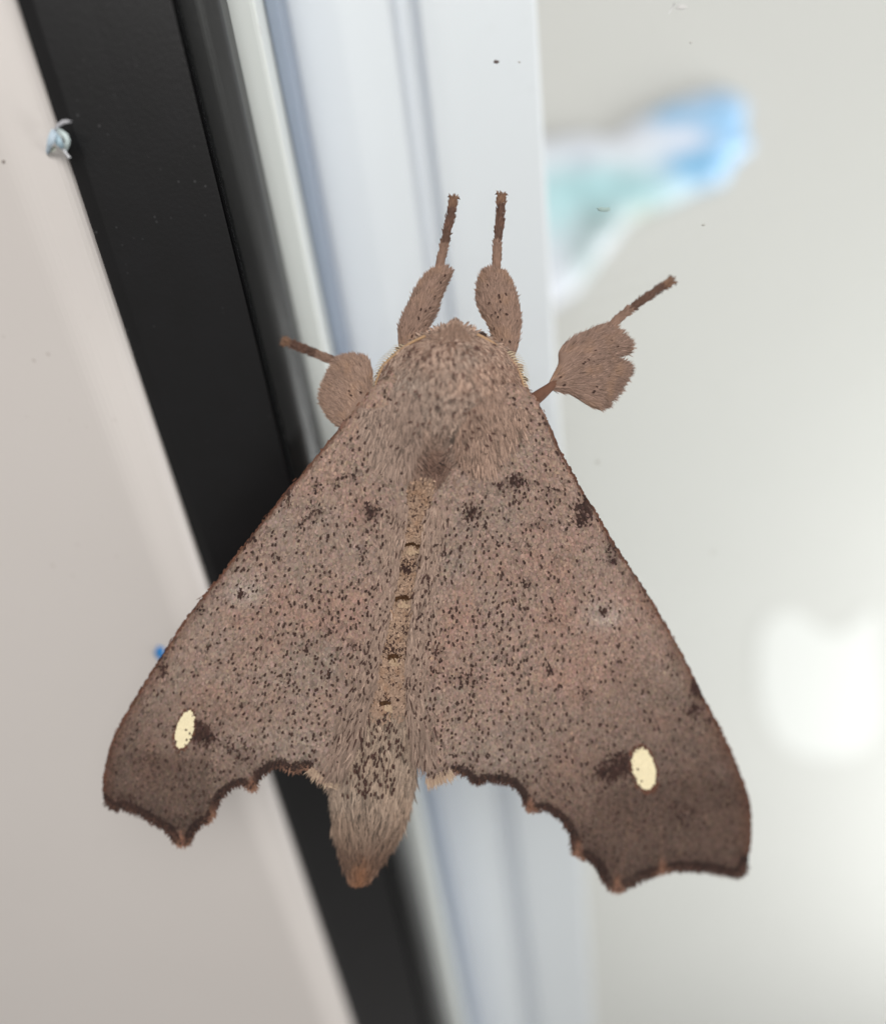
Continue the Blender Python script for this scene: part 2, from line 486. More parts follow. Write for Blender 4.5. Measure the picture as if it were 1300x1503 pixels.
LI = [(500, 1128), (520, 1085), (537, 1035), (553, 970), (570, 891), (580, 830), (590, 770), (597, 724), (605, 690), (625, 600)]

def wing_h(x, y):
    t = np.abs(x - xc(y) - 4)
    h = 40 - 0.10 * t - 0.00013 * t * t
    h = h + 3.5 * fbm(x / 70, y / 90, 3) * np.clip(t / 60, 0, 1)
    # soft folds running from the base to the margin
    bx = np.where(x < xc(y), 585, 690); aa = np.arctan2(y - 600, x - bx)
    rr = np.hypot(y - 600, x - bx)
    h = h + 2.6 * np.sin(aa * 34 + 1.0) * np.clip((rr - 150) / 350, 0, 1)
    return h

PINK = lin((143, 116, 103)); GREY = lin((134, 117, 106)); TAN = lin((151, 126, 111))
BROWN = lin((75, 58, 50)); DARK = lin((56, 38, 33)); BLACK = lin((40, 27, 28)); RUST = lin((112, 72, 54))
CREAM = lin((230, 218, 182))

LBL = [(464, 714, 8, .8), (464, 751, 10, .7), (441, 768, 8, .7), (519, 698, 10, .7), (546, 751, 12, .9), (419, 741, 8, .6), (492, 708, 8, .5), (535, 809, 8, .5),
       (403, 817, 7, .5), (355, 871, 6, 1.), (295, 1076, 13, 1.2), (306, 1084, 10, 1.), (290, 1062, 9, .9), (219, 1114, 15, .25), (361, 1104, 18, .35), (335, 1094, 14, .3),
       (449, 950, 8, .6), (519, 945, 10, .6), (481, 896, 9, .4), (295, 896, 7, .6), (239, 983, 9, .8), (338, 1012, 5, .6), (237, 968, 7, .6), (370, 790, 10, .5), (478, 990, 9, .35),
       (424, 724, 7, .7), (350, 1112, 10, .35), (250, 1040, 6, .3), (420, 1000, 12, .15), (180, 1180, 14, .4)]
RBL = [(756, 708, 11, .9), (736, 710, 10, .6), (804, 722, 10, .7), (693, 753, 11, .9), (788, 769, 9, .8), (858, 742, 12, 1.1), (853, 759, 11, 1.), (897, 804, 13, .6),
       (898, 821, 9, .8), (773, 858, 8, .8), (886, 897, 6, 1.1), (763, 730, 8, .4), (1021, 1014, 9, 1.1), (1017, 1042, 9, 1.), (1023, 1004, 6, 1), (913, 1115, 11, 1.1), (898, 1130, 14, 1.2),
       (884, 1133, 10, 1.), (922, 1124, 9, 1.), (1002, 1193, 28, .25), (806, 984, 9, .6), (740, 965, 9, .5), (860, 1018, 10, .4), (690, 998, 14, .35), (675, 997, 10, .35),
       (706, 998, 10, .35), (645, 955, 10, .4), (640, 985, 9, .4), (760, 800, 7, .4), (730, 795, 6, .4), (945, 865, 8, .5), (932, 846, 8, .4), (985, 962, 7, .6), (1040, 1060, 7, .4)]
SPOT = {'L': (271.5, 1071, 11.5, 25.5, 0.24), 'R': (944.5, 1128, 15.5, 28.5, -0.17)}

def spot_d(side, x, y):
    cx, cy, a, b, k = SPOT[side]
    dx = x - cx + (y - cy) * k; dy = y - cy
    return np.sqrt((dx / a) ** 2 + (dy / b) ** 2) + 0.06 * fbm(x / 6, y / 6, 41)

def wing_colors(side, x, y, costa, margin, coarse=False):
    n = len(x)
    C = np.empty((n, 3))
    g = np.clip(0.5 + 0.75 * fbm(x / 75, y / 75, 11) + 0.25 * fbm(x / 18, y / 18, 12), 0, 1)[:, None]
    C[:] = PINK * (1 - g) + GREY * g
    # tan warmth towards the thorax
    w = np.clip((760 - y) / 160, 0, 1)[:, None] * .5
    C = C * (1 - w) + TAN * w
    # brown outer third
    if side == 'L':
        s = (y - 1000) * .75 + (330 - x) * .55
        out = np.clip((s + 20) / 170, 0, 1) * .62
    else:
        s = (y - 1040) * .85 + (x - 850) * .42
        out = np.clip((s + 60) / 210, 0, 1) * .72
    out = np.clip(out + .12 * fbm(x / 40, y / 40, 15) * (out > 0.03), 0, 1)[:, None]
    C = C * (1 - out) + BROWN * .92 * out
    # broad darker clouds in the inner half
    cl = np.clip(fbm(x / 55, y / 45, 19) * .9 - .1, 0, 1)[:, None] * .3
    C = C * (1 - cl) + BROWN * cl
    if side == 'L': bz = np.clip((y - 1085 - .12 * (x - 200)) / 26, 0, 1) * np.clip((318 - x + .1 * (y - 1150)) / 12, 0, 1)
    else: bz = np.clip((y - 1142 + .10 * (x - 940)) / 22, 0, 1) * np.clip((x - 862 + .12 * (y - 1180)) / 12, 0, 1)
    bz = (bz * .42)[:, None]; C = C * (1 - bz) + BROWN * .85 * bz
    # pale ring round the discal dot
    px_, py_ = ((360, 868) if side == 'L' else (886, 902))
    pl = (np.exp(-(((x - px_) / 30) ** 2 + ((y - py_) / 22) ** 2)) * .8)[:, None]
    C = C * (1 - pl) + lin((158, 144, 134)) * pl
    for vn in VEINS[side]:
        vd = dist_poly(np.array(vn, float), x, y)
        k = (np.exp(-(vd / 2.2) ** 2) * .22)[:, None]
        C = C * (1 - k) + lin((116, 90, 76)) * k
    # pale inner-corner area above the scalloped border
    pc = np.exp(-(((x - (400 if side == 'L' else 720)) / 90) ** 2 + ((y - (1085 if side == 'L' else 1105)) / 30) ** 2)) * .35
    C = C * (1 - pc[:, None]) + lin((146, 131, 120)) * pc[:, None]
    dm = dist_poly(margin, x, y); dc = dist_poly(costa, x, y)
    # costal edge
    ce = np.clip(1.4 - dc / (5 + 2.5 * fbm(x / 25, y / 25, 21)), 0, 1) * .95 * np.clip((y - 560) / 80, .3, 1)
    ce = np.maximum(ce, np.clip(1 - dc / 22, 0, 1) * .55 * np.clip((y - 760) / 120, 0, 1))[:, None]
    C = C * (1 - ce) + RUST * .55 * ce
    # dark scalloped border
    if side == 'L': bw = np.where(x > 300, 9.5, 11.0); inner = x > 462
    else: bw = np.where(x < 850, 9.5, 12.0); inner = x < 662
    e = dm + 1.6 * fbm(x / 5, y / 5, 23)
    mb = np.clip((bw + 3 - e) / 4, 0, 1) * np.where(inner, .15, .96)
    if side == 'R': mb = mb * np.where((x > 890) & (x < 1000) & (y > 1285), .7, 1)
    mb2 = np.clip(1 - e / 34, 0, 1) * np.where(inner, 0, np.where((x < 300) if side == 'L' else (x > 850), .55, .16))
    mb = np.maximum(mb, mb2)[:, None]
    C = C * (1 - mb) + DARK * .6 * mb
    # rust teeth where a vein meets the margin
    for tx, ty in ([(370, 1152), (313, 1196), (266, 1234)] if side == 'L' else [(778, 1184), (848, 1246), (905, 1298), (972, 1274)]):
        k = (np.exp(-(((x - tx) / 5) ** 2 + ((y - ty) / 12) ** 2)) * .85)[:, None]
        C = C * (1 - k) + lin((128, 92, 74)) * k
    # blotches, scale by scale
    for bx, by, r, s in (LBL if side == 'L' else RBL):
        big = 1.0 if s >= .9 else .82
        p = s * (.95 if big < 1 else 1) * (.95 if s >= .9 else .9) * np.exp(-(((x - bx) ** 2 + (y - by) ** 2) / (r * big) ** 2) * (1 + .5 * fbm(x / 4, y / 4, 29)))
        hit = rng.random(n) < p if not coarse else p > .6
        kk = np.clip(p * .75, 0, .88)[:, None]; C = C * (1 - kk) + DARK * 1.3 * kk
        C[hit] = DARK * rng.uniform(.75, 1.2, (hit.sum(), 1))
    # brown ring and cream spot
    sd = spot_d(side, x, y)
    ring = (sd < 1.35) & (sd >= 1.0) & (rng.random(n) < .75)
    C[ring] = lin((88, 58, 46))
    return C, sd

VEINS = {'L': [[(322, 1085), (312, 1150), (306, 1200)], [(262, 1110), (246, 1180), (243, 1215)], [(372, 1120), (371, 1150)]],
         'R': [[(864, 1135), (858, 1190), (848, 1248)], [(925, 1165), (921, 1230), (908, 1300)], [(968, 1190), (972, 1276)], [(776, 1150), (779, 1186)]]}
def build_wing(side):
    costa, margin, inner = (LC, LM, LI) if side == 'L' else (RC, RM, RI)
    cs = smooth_line(costa, 8); ms = smooth_line(margin, 4); is_ = smooth_line(inner, 12)
    poly = np.vstack([cs[:-1], ms[:-1], is_])
    keep = [0]
    for i in range(1, len(poly)):
        if np.linalg.norm(poly[i] - poly[keep[-1]]) > 1.5: keep.append(i)
    poly = poly[keep]
    V, T = cdt(poly, 13)
    ht = wing_h(V[:, 0], V[:, 1])
    dc = dist_poly(cs, V[:, 0], V[:, 1])
    ht = ht - 5 * np.clip(1 - dc / 14, 0, 1) ** 2
    P, Fc = shell(V, T, ht, ht - 3.5)
    C, _ = wing_colors(side, V[:, 0], V[:, 1], cs, ms, True)
    w = px_obj('forewing', P, Fc, skin_m, moth, np.vstack([C, C]) * .62, True)
    w['label'] = ('left forewing in the photo, slanting lower edge' if side == 'L' else 'right forewing in the photo, broader and darker at the tip')
    # scales
    def sample(sp, jitter=.5):
        x0, y0 = poly.min(0) - 2; x1, y1 = poly.max(0) + 2
        gx, gy = np.meshgrid(np.arange(x0, x1, sp), np.arange(y0, y1, sp * 1.25))
        gx = gx + (np.arange(gx.shape[0]) % 2)[:, None] * sp * .5
        gx = gx.ravel() + rng.uniform(-jitter, jitter, gx.size) * sp; gy = gy.ravel() + rng.uniform(-jitter, jitter, gy.size) * sp * 1.25
        ok = pip(poly, gx, gy); return gx[ok], gy[ok]
    def hdir(x, y):
        b = (570, 560) if side == 'L' else (700, 560)
        r = norm2(np.column_stack([x - b[0], y - b[1]]))
        ax = np.array([-.10, 1.0])
        d = r * .75 + ax * .5
        k = .25 * fbm(x / 50, y / 50, 31)
        return np.column_stack([d[:, 0] - k * d[:, 1], d[:, 1] + k * d[:, 0]])
    def hh(x, y):
        return wing_h(x, y) - 5 * np.clip(1 - dist_poly(cs, x, y) / 14, 0, 1) ** 2
    x, y = sample(2.45); xs_, ys_ = sample(1.9); ks = spot_d(side, xs_, ys_) < 1.0; x = np.concatenate([x, xs_[ks]]); y = np.concatenate([y, ys_[ks]])
    C, sd = wing_colors(side, x, y, cs, ms)
    C = C * np.clip(rng.normal(1.04, .17, (len(x), 1)), .5, 1.6) * np.clip(rng.normal(1, .03, (len(x), 3)), .9, 1.1)
    low = rng.random(len(x)) < .13; C[low] *= rng.uniform(.5, .8, (low.sum(), 1))
    sp = sd < 1.0
    C[sp] = CREAM * rng.uniform(.93, 1.03, (sp.sum(), 1))
    o = np.argsort(y)
    hgt = hh(x, y); d = hdir(x, y)
    a = ~sp
    scales('wing_scales', x[a], y[a], hgt[a], d[a], np.full(a.sum(), 6.8), np.full(a.sum(), 3.9), C[a], scale_m, w, (4, 14), 11, 17)
    scales('cream_spot', x[sp], y[sp], hgt[sp] + .8, d[sp], np.full(sp.sum(), 7.), np.full(sp.sum(), 4.2), C[sp], cream_m, w, (3, 8), 6, kind='stuff')
    # scattered dark flecks
    x, y = sample(6.0, .9)
    t = np.abs(x - xc(y))
    dens = .12 + .24 * np.clip((y - 740) / 150, 0, 1) * np.clip(1.4 - t / 260, 0, 1) + .14 * fbm(x / 60, y / 60, 51) + .08 * fbm(x / 22, y / 22, 52)
    dens = dens - .05 * np.exp(-((t - 330) / 120) ** 2)
    dens = np.where((spot_d(side, x, y) < 1.3), 0, dens)
    ok = rng.random(len(x)) < np.clip(dens, .08, .6)
    x, y = x[ok], y[ok]
    C = (DARK * (1 - (m := rng.random((len(x), 1)) * .6)) + BROWN * m) * rng.uniform(.75, 1.15, (len(x), 1))
    scales('dark_scales', x, y, hh(x, y) + 2.2, hdir(x, y), np.full(len(x), 5.3) * rng.uniform(.6, 1.25, len(x)), np.full(len(x), 3.5), C, scale_m, w, (2, 9), 10, 16)
    # fringe of hair-scales on the margin
    seg = ms[1:] - ms[:-1]; ln = np.linalg.norm(seg, axis=1); tot = ln.sum()
    nf = int(tot * 4.0); s = rng.uniform(0, tot, nf); cum = np.concatenate([[0], np.cumsum(ln)])
    i = np.clip(np.searchsorted(cum, s) - 1, 0, len(seg) - 1); tt = (s - cum[i]) / ln[i]
    fx = ms[i, 0] + seg[i, 0] * tt; fy = ms[i, 1] + seg[i, 1] * tt
    tn = seg[i] / ln[i][:, None]
    nrm = np.column_stack([tn[:, 1], -tn[:, 0]])
    flip = pip(poly, fx + nrm[:, 0] * 3, fy + nrm[:, 1] * 3); nrm[flip] *= -1
    fd = nrm * .75 + hdir(fx, fy) / np.linalg.norm(hdir(fx, fy), axis=1)[:, None] * .7
    off = rng.uniform(2, 9, nf)
    fx = fx - nrm[:, 0] * off; fy = fy - nrm[:, 1] * off
    innerc = (fx > 458) if side == 'L' else (fx < 664)
    m = rng.random((nf, 1))
    C = DARK * .9 * (1 - m * .5) + lin((112, 80, 66)) * m * .5
    tooth = np.zeros(nf)
    for tx, ty in ([(370, 1157), (313, 1200), (266, 1240), (425, 1129), (449, 1127)] if side == 'L' else [(777, 1190), (848, 1254), (905, 1306), (972, 1280), (665, 1134)]):
        tooth = np.maximum(tooth, np.exp(-(((fx - tx) ** 2 + (fy - ty) ** 2) / 11 ** 2)))
    C = C * (1 - tooth[:, None] * .8) + lin((148, 112, 92)) * tooth[:, None] * .8
    C[innerc] = (lin((150, 124, 108)) * (1 - m * .6) + lin((196, 176, 150)) * m * .6)[innerc]
    Lf = np.where(innerc, 18., 9.5) + 3 * fbm(fx / 7, fy / 7, 61)
    hairs('fringe', fx, fy, hh(fx, fy) + .5, fd, Lf, np.full(nf, 1.6), np.full(nf, 2.), C, hair_m, w, .8, .95, 9)
    # short bristles on the costa
    seg = cs[1:] - cs[:-1]; i = rng.integers(3, len(seg), 160)
    fx = cs[i, 0] + seg[i, 0] * rng.random(160); fy = cs[i, 1] + seg[i, 1] * rng.random(160)
    sg = 1 if side == 'R' else -1
    fd = norm2(seg[i]) + np.column_stack([np.full(160,   .03 * sg), np.zeros(160)])
    C = RUST * rng.uniform(.5, 1.1, (160, 1))
    hairs('costal_hairs', fx - sg * 1.5, fy, hh(fx, fy) + .5, fd, np.full(160, 8.), np.full(160, 1.3), np.full(160, 3.), C, hair_m, w, .8, .9, 4)
    # long hair along the inner edge
    ie = smooth_line(inner[:-1], 3); nf = 2600; i = rng.integers(0, len(ie), nf)
    fx = ie[i, 0] + rng.normal(0, 1, nf) + (-1 if side == 'L' else 1) * np.abs(rng.normal(0, 11, nf)) + rng.uniform(-9, 9, nf)
    fy = ie[i, 1] + rng.uniform(-4, 4, nf)
    ok = (fy > 740) & (fy < 1132); fx, fy = fx[ok], fy[ok]; nf = len(fx)
    m = rng.random((nf, 1)); low = np.clip((fy - 950) / 120, 0, 1)[:, None]
    C = lin((156, 134, 120)) * (1 - m * .4) + lin((108, 88, 77)) * m * .4
    C = C * (1 - low * .15) * np.clip(rng.normal(1.05, .2, (nf, 1)), .5, 1.6)
    dk = rng.random(nf) < .09; C[dk] = DARK * 1.6
    dd = np.column_stack([np.where(fy < 1000, -.17, -.2 if side == 'L' else .12) + 0 * fy, np.ones(nf)])
    Lh = 13 + 14 * low[:, 0]
    hairs('edge_hair', fx, fy, wing_h(fx, fy) + 1.0, dd, Lh, np.full(nf, 2.2), np.full(nf, 7.), C, hair_m, w, .8, .85, 9)
    return w
wingL = build_wing('L'); wingR = build_wing('R')

# ---- tan scaled strip of the back between the wings, with the segment notches
NOTCH = [(604, 799, 15, 5), (592, 877, 12, 6), (578, 963, 11, 6), (567, 1032, 9, 5)]
nx = 12000
y = rng.uniform(700, 1065, nx); hwid = np.interp(y, [700, 724, 891, 1031, 1065], [22, 22, 23, 28, 34])
x = np.interp(y, [700, 724, 891, 1031, 1065], [620, 616, 593, 573, 566]) + rng.uniform(-1, 1, nx) * hwid
uu = rng.random(nx); keep_ = (rng.random(nx) > np.clip((np.abs(x - np.interp(y, [700, 724, 891, 1031, 1065], [620, 616, 593, 573, 566])) / hwid - .72) / .28, 0, 1) * .9) & (uu > np.clip((y - 985) / 80, 0, 1)) & (uu > np.clip((722 - y) / 20, 0, 1))
x, y, hwid = x[keep_], y[keep_], hwid[keep_]; nx = len(x)
C = lin((152, 127, 108)) * np.clip(rng.normal(1, .22, (nx, 1)), .5, 1.6)
pk = np.clip((y - 920) / 120, 0, 1)[:, None] * .55
C = C * (1 - pk) + lin((148, 124, 108)) * pk * rng.uniform(.85, 1.1, (nx, 1))
g2 = np.clip(fbm(x / 9, y / 12, 71) * 1.2, 0, 1)[:, None] * .45
C = C * (1 - g2) + lin((140, 100, 68)) * g2
dk = rng.random(nx) < .09 + .14 * np.clip(fbm(x / 10, y / 10, 72), 0, 1); C[dk] = DARK * 1.1
for cx_, cy_, rx, ry in [(598, 830, 12, 10), (596, 836, 9, 7), (576, 950, 10, 7)]:
    hit = rng.random(nx) < .6 * np.exp(-(((x - cx_) / rx) ** 2 + ((y - cy_) / ry) ** 2)); C[hit] = DARK
hh_ = body_h(x, y) + 3.5
for cx_, cy_, rx, ry in NOTCH:
    q = ((x - cx_) / rx) ** 2 + ((y - cy_ - .02 * (x - cx_) ** 2 * .5) / ry) ** 2
    hh_ -= 5 * np.exp(-q)
    C[q < 1] = lin((74, 48, 26)) * rng.uniform(.6, 1.1, ((q < 1).sum(), 1))
    q2 = ((x - cx_ - 2) / (rx * .75)) ** 2 + ((y - cy_ - ry - 4 + fbm(x / 6, y / 6, 75) * 3) / 3.4) ** 2
    C[q2 < 1] = lin((170, 146, 122)) * rng.uniform(.9, 1.1, ((q2 < 1).sum(), 1))
scales('back_scales', x, y, hh_, np.column_stack([np.full(nx, -.15), np.ones(nx)]), np.full(nx, 7.5), np.full(nx, 3.6), C, scale_m, body, (6, 34), 22, 28)

# ---- thorax fur
def top_h(x, y):
    c, w, t, b = body_at(y)
    bh = np.where(np.abs(x - c) < w, body_h(x, y), (t + b) * .5 - 8 * np.clip((np.abs(x - c) - w) / 8, 0, 4))
    wh = wing_h(x, y) - 70 * np.clip((600 - y) / 45, 0, 1)
    return 6 * np.logaddexp(bh / 6, wh / 6)
n = 19000
x = rng.uniform(535, 785, n); y = rng.uniform(476, 700, n)
c, w_, t_, b_ = body_at(y)
tq = (x - c) / w_
ok = np.abs(tq) < .99
x, y, tq = x[ok], y[ok], tq[ok]; n = len(x)
h = top_h(x, y)
rad = norm2(np.column_stack([x - 665, y - 506]))
kb = np.clip((y - 488) / 60, 0, 1) * 1.0
dx = rad[:, 0] * .75 + .30 * fbm(x / 16, y / 16, 81); dy = rad[:, 1] * .55 + kb + .2 * fbm(x / 16, y / 16, 82)
# the parting at the rear of the thorax: hair sweeps across towards the middle
sw = np.exp(-((y - 672) / 26) ** 2) * np.clip(1 - np.abs(x - 640) / 55, 0, 1)
dx = dx * (1 - sw) + sw * np.where(x < 645, 1.5, -1.5) * 1.0
dy = dy * (1 - sw * .55)
gm_ = np.clip(.5 + .8 * fbm(x / 40, y / 40, 83) - (x - 650) / 260, 0, 1)[:, None]
C = lin((159, 133, 117)) * (1 - gm_) + lin((148, 131, 119)) * gm_
br = np.exp(-(((x - 638) / 46) ** 2 + ((y - 680) / 40) ** 2))[:, None] * .9
C = C * (1 - br) + lin((84, 59, 49)) * br
crest = np.clip((496 - y) / 30, 0, 1)[:, None] * .4
C = C * (1 - crest) + lin((150, 116, 96)) * crest
C = C * np.clip(rng.normal(1.06, .22, (n, 1)), .5, 1.6)
dk = rng.random(n) < .15 + .12 * np.clip(fbm(x / 14, y / 14, 84), 0, 1); C[dk] *= rng.uniform(.35, .6, (dk.sum(), 1))
for bx, by, r in [(582, 580, 7), (600, 640, 13), (755, 572, 13), (668, 632, 10), (610, 535, 8)]:
    hit = rng.random(n) < .75 * np.exp(-(((x - bx) ** 2 + (y - by) ** 2) / r ** 2)); C[hit] *= .35
C = C * (1 + .14 * fbm(x / 5, y / 9, 86))[:, None]
L = np.interp(y, [476, 520, 600, 650, 700], [10, 10, 12, 17, 20])
lift = np.interp(y, [476, 530, 620, 700], [14, 20, 16, 8]) * np.clip(1.15 - .6 * np.abs(tq), .3, 1)
hairs('thorax_fur', x, y, h - 1.5, np.column_stack([dx, dy]), L, np.full(n, 2.4), lift + rng.normal(0, 7, n), C, hair_m, body, .9, .95, 16, surf=lambda a, b: top_h(a, b) - 1)
nk = 110; kx = rng.normal(655, 48, nk); ky = rng.uniform(500, 660, nk); kc, kw, kt, kb_ = body_at(ky)
ok = np.abs(kx - kc) < kw * .9; kx, ky = kx[ok], ky[ok]; nk = len(kx)
scales('thorax_flecks', kx, ky, top_h(kx, ky) + 5, np.column_stack([(kx - 650) / 90, np.ones(nk)]), np.full(nk, 6.0), np.full(nk, 2.6), DARK * rng.uniform(1.2, 2.6, (nk, 1)), scale_m, body, (0, 12), 12, 30)
# head crest pointing forward
n = 520
x = rng.normal(667, 15, n); y = 486 + np.abs(x - 667) * .5 + rng.uniform(-4, 12, n)
C = lin((146, 120, 104)) * np.clip(rng.normal(1, .18, (n, 1)), .5, 1.4)
hairs('head_crest', x, y, body_h(x, y) - 3, np.column_stack([(668 - x) * .03, -np.ones(n)]), np.full(n, 11.), np.full(n, 1.9), np.full(n, 10.), C, hair_m, body, .8, .8, 16)
# shoulder tufts draping over the wing roots
for sx, cx0, cx1 in ((-1, 532, 618), (1, 668, 772)):
    n = 6500
    x = rng.uniform(cx0, cx1, n); y = rng.uniform(572, 686, n)
    lim = np.where(sx < 0, (x - 548) * 1.0, (778 - x) * .95)
    ok = (y < 640 + np.interp(np.abs(x - (585 if sx < 0 else 705)), [0, 20, 60], [42, 30, -25]) + rng.normal(0, 9, n)) & pip(np.vstack([smooth_line(LC, 8), smooth_line(LM, 8), smooth_line(LI, 8)]) if sx < 0 else np.vstack([smooth_line(RC, 8), smooth_line(RM, 8), smooth_line(RI, 8)]), x, y)
    x, y = x[ok], y[ok]; n = len(x)
    hb = top_h(x, y)
    pad = 3 * np.exp(-(((x - (585 if sx < 0 else 705)) / 34) ** 2 + ((y - 640) / 50) ** 2))
    C = (lin((151, 130, 117)) if sx < 0 else lin((151, 126, 111))) * np.clip(rng.normal(1, .2, (n, 1)), .5, 1.5)
    cb_ = np.exp(-(((x - 640) / 34) ** 2 + ((y - 672) / 34) ** 2))[:, None] * .8; C = C * (1 - cb_) + lin((84, 59, 49)) * cb_
    dk = rng.random(n) < .2; C[dk] *= .5
    d = np.column_stack([sx * .12 + .25 * sx * np.clip(np.abs(x - 640) / 100 - .5, 0, 1) + .15 * fbm(x / 20, y / 20, 91), np.ones(n)])
    hairs('shoulder_tuft', x, y, hb + pad, d, 16 + 9 * np.clip((y - 600) / 80, 0, 1), np.full(n, 1.9), np.full(n, 6.), C, hair_m, body, 1.0, 1.0, 9, surf=lambda a, b: top_h(a, b) + 1.5)

# ---- tail fur
n = 11500
y = 1290 - 285 * rng.random(n) ** .92; c, w_, t_, b_ = body_at(y); tq = rng.uniform(-1, 1, n); tq = np.sign(tq) * np.abs(tq) ** .85
x = c + tq * w_ * .99
h = body_h(x, y)
C = np.tile(lin((158, 137, 120)), (n, 1))
gr = np.clip(.3 + fbm(x / 22, y / 30, 95), 0, 1)[:, None] * .6
C = C * (1 - gr) + lin((140, 126, 114)) * gr
d1 = (np.clip((y - 1165) / 85, 0, 1) * .85)[:, None]
C = C * (1 - d1) + lin((94, 70, 57)) * d1
mid = (np.exp(-((x - c) / 16) ** 2) * np.clip((y - 1245) / 30, 0, 1))[:, None]
C = C * (1 - mid * .8) + lin((126, 86, 60)) * mid * .8
C = C * np.clip(rng.normal(1.03, .22, (n, 1)), .5, 1.55)
dk = rng.random(n) < np.where(y < 1150, .16, .14); C[dk] *= .42
L = np.interp(y, [1000, 1060, 1120, 1200, 1260, 1296], [9, 14, 22, 25, 18, 12])
d = np.column_stack([-.13 + np.interp(y, [1040, 1140, 1190, 1290], [.25, .1, -.25, -.35]) * tq, np.ones(n)])
hairs('tail_fur', x, y, h - 1, d, L, np.full(n, 2.2), np.interp(y, [1040, 1150, 1290], [5, 8, 6]), C, hair_m, body, .9, .92, 8, surf=lambda a, b: body_h(a, b) - .5)

ny = 130; y = rng.uniform(1062, 1172, ny); c, w_, t_, b_ = body_at(y); x = c + rng.normal(0, .42, ny) * w_
ok = np.abs(x - c) < w_ * .85; x, y = x[ok], y[ok]; ny = len(x)
scales('tail_flecks', x, y, body_h(x, y) + 5.5, np.column_stack([np.full(ny, -.12), np.ones(ny)]), np.full(ny, 7.), np.full(ny, 2.8), DARK * rng.uniform(.9, 1.7, (ny, 1)), scale_m, body, (0, 8), 8, 14)

# ---- antennae: a bowed shaft with comb teeth
def tube(name, pts, rad, mat, parent, cols, nseg=8):
    pts = np.asarray(pts, float); n = len(pts); rad = np.broadcast_to(rad, n)
    P = []; C = []
    for i in range(n):
        t = pts[min(i + 1, n - 1)] - pts[max(i - 1, 0)]; t /= np.linalg.norm(t)
        a = np.cross(t, (0, 0, 1.)); a /= np.linalg.norm(a) + 1e-9; b = np.cross(t, a)
        for k in range(nseg):
            q = 2 * math.pi * k / nseg
            P.append(pts[i] + rad[i] * (a * math.cos(q) + b * math.sin(q))); C.append(cols[i] if np.ndim(cols) == 2 else cols)
    Fc = [(i * nseg + k, i * nseg + (k + 1) % nseg, (i + 1) * nseg + (k + 1) % nseg, (i + 1) * nseg + k) for i in range(n - 1) for k in range(nseg)]
    Fc += [tuple(range(nseg - 1, -1, -1)), tuple((n - 1) * nseg + k for k in range(nseg))]
    return px_obj(name, np.array(P), Fc, mat, parent, np.array(C))

for path, sg in (([(700, 491), (720, 501), (738, 516), (754, 533), (765, 555), (771, 580)], 1),
                 ([(624, 493), (600, 505), (582, 519), (566, 533), (555, 552), (550, 570)], -1)):
    pl = smooth_line(path, 4); hs = np.interp(np.linspace(0, 1, len(pl)), [0, .3, 1], [22, 16, 10])
    A = np.column_stack([pl, hs])
    an = tube('antenna', A, np.linspace(2.4, 1.3, len(A)), skin_m, moth, lin((170, 138, 106)))
    nt_ = 18; P = []; Fc = []
    for k in range(nt_):
        s = (.40 if sg > 0 else .3) + (.58 if sg > 0 else .68) * k / (nt_ - 1); i = s * (len(A) - 1); i0 = int(i); p = A[i0] + (A[min(i0 + 1, len(A) - 1)] - A[i0]) * (i - i0)
        t = A[min(i0 + 2, len(A) - 1)] - A[max(i0 - 2, 0)]; t /= np.linalg.norm(t)
        o = np.array([t[1], -t[0], 0]) * (1 if sg > 0 else -1)
        if o[0] * sg < 0: o = -o
        ln = (19 if sg > 0 else 15) * math.sin(math.pi * min(1, .12 + .88 * s) ** .8) ** .5 if s < .97 else 7
        q1 = p + (o * .8 + t * .45) * ln * .55 + np.array([0, 0, -3.]); q2 = p + (o * .75 + t * .8) * ln + np.array([0, 0, -8.])
        n0 = len(P); ww = 1.0
        for q, w in ((p, ww), (q1, ww * .9), (q2, ww * .5)):
            P += [q - t * w, q + t * w, q + np.array([0, 0, w * 1.4])]
        for r in (0, 3):
            for e in range(3): Fc.append((n0 + r + e, n0 + r + (e + 1) % 3, n0 + r + 3 + (e + 1) % 3, n0 + r + 3 + e))
    P = np.array(P)
    cb = px_obj('comb_teeth', P, Fc, skin_m, an, np.tile(lin((206, 190, 160)), (len(P), 1)), False)
    cb['kind'] = 'stuff'

# ---- eyes
eye_m, ent, ep = nmat('eye_dark'); ep.inputs['Base Color'].default_value = (*lin((48, 32, 26)), 1); ep.inputs['Roughness'].default_value = .25
for ex, ey in ((706, 495), (628, 500)):
    P = []; Fc = []; R = 9
    for i in range(9):
        a = math.pi * i / 8
        for k in range(14):
            b = 2 * math.pi * k / 14
            P.append((ex + R * math.sin(a) * math.cos(b), ey + R * math.sin(a) * math.sin(b), 6 + R * math.cos(a)))
    Fc = [(i * 14 + k, i * 14 + (k + 1) % 14, (i + 1) * 14 + (k + 1) % 14, (i + 1) * 14 + k) for i in range(8) for k in range(14)]
    px_obj('eye', np.array(P), Fc, eye_m, moth)

# ---- legs: swollen hairy shank, jointed foot and claws
def glass_h(px, py):
    """height (moth pixels) of the glass under a photo point"""
    r = ray(px, py); p = r * (GPL / (r @ n_c))
    return float((p @ m_c + D * m_c[2]) / U)

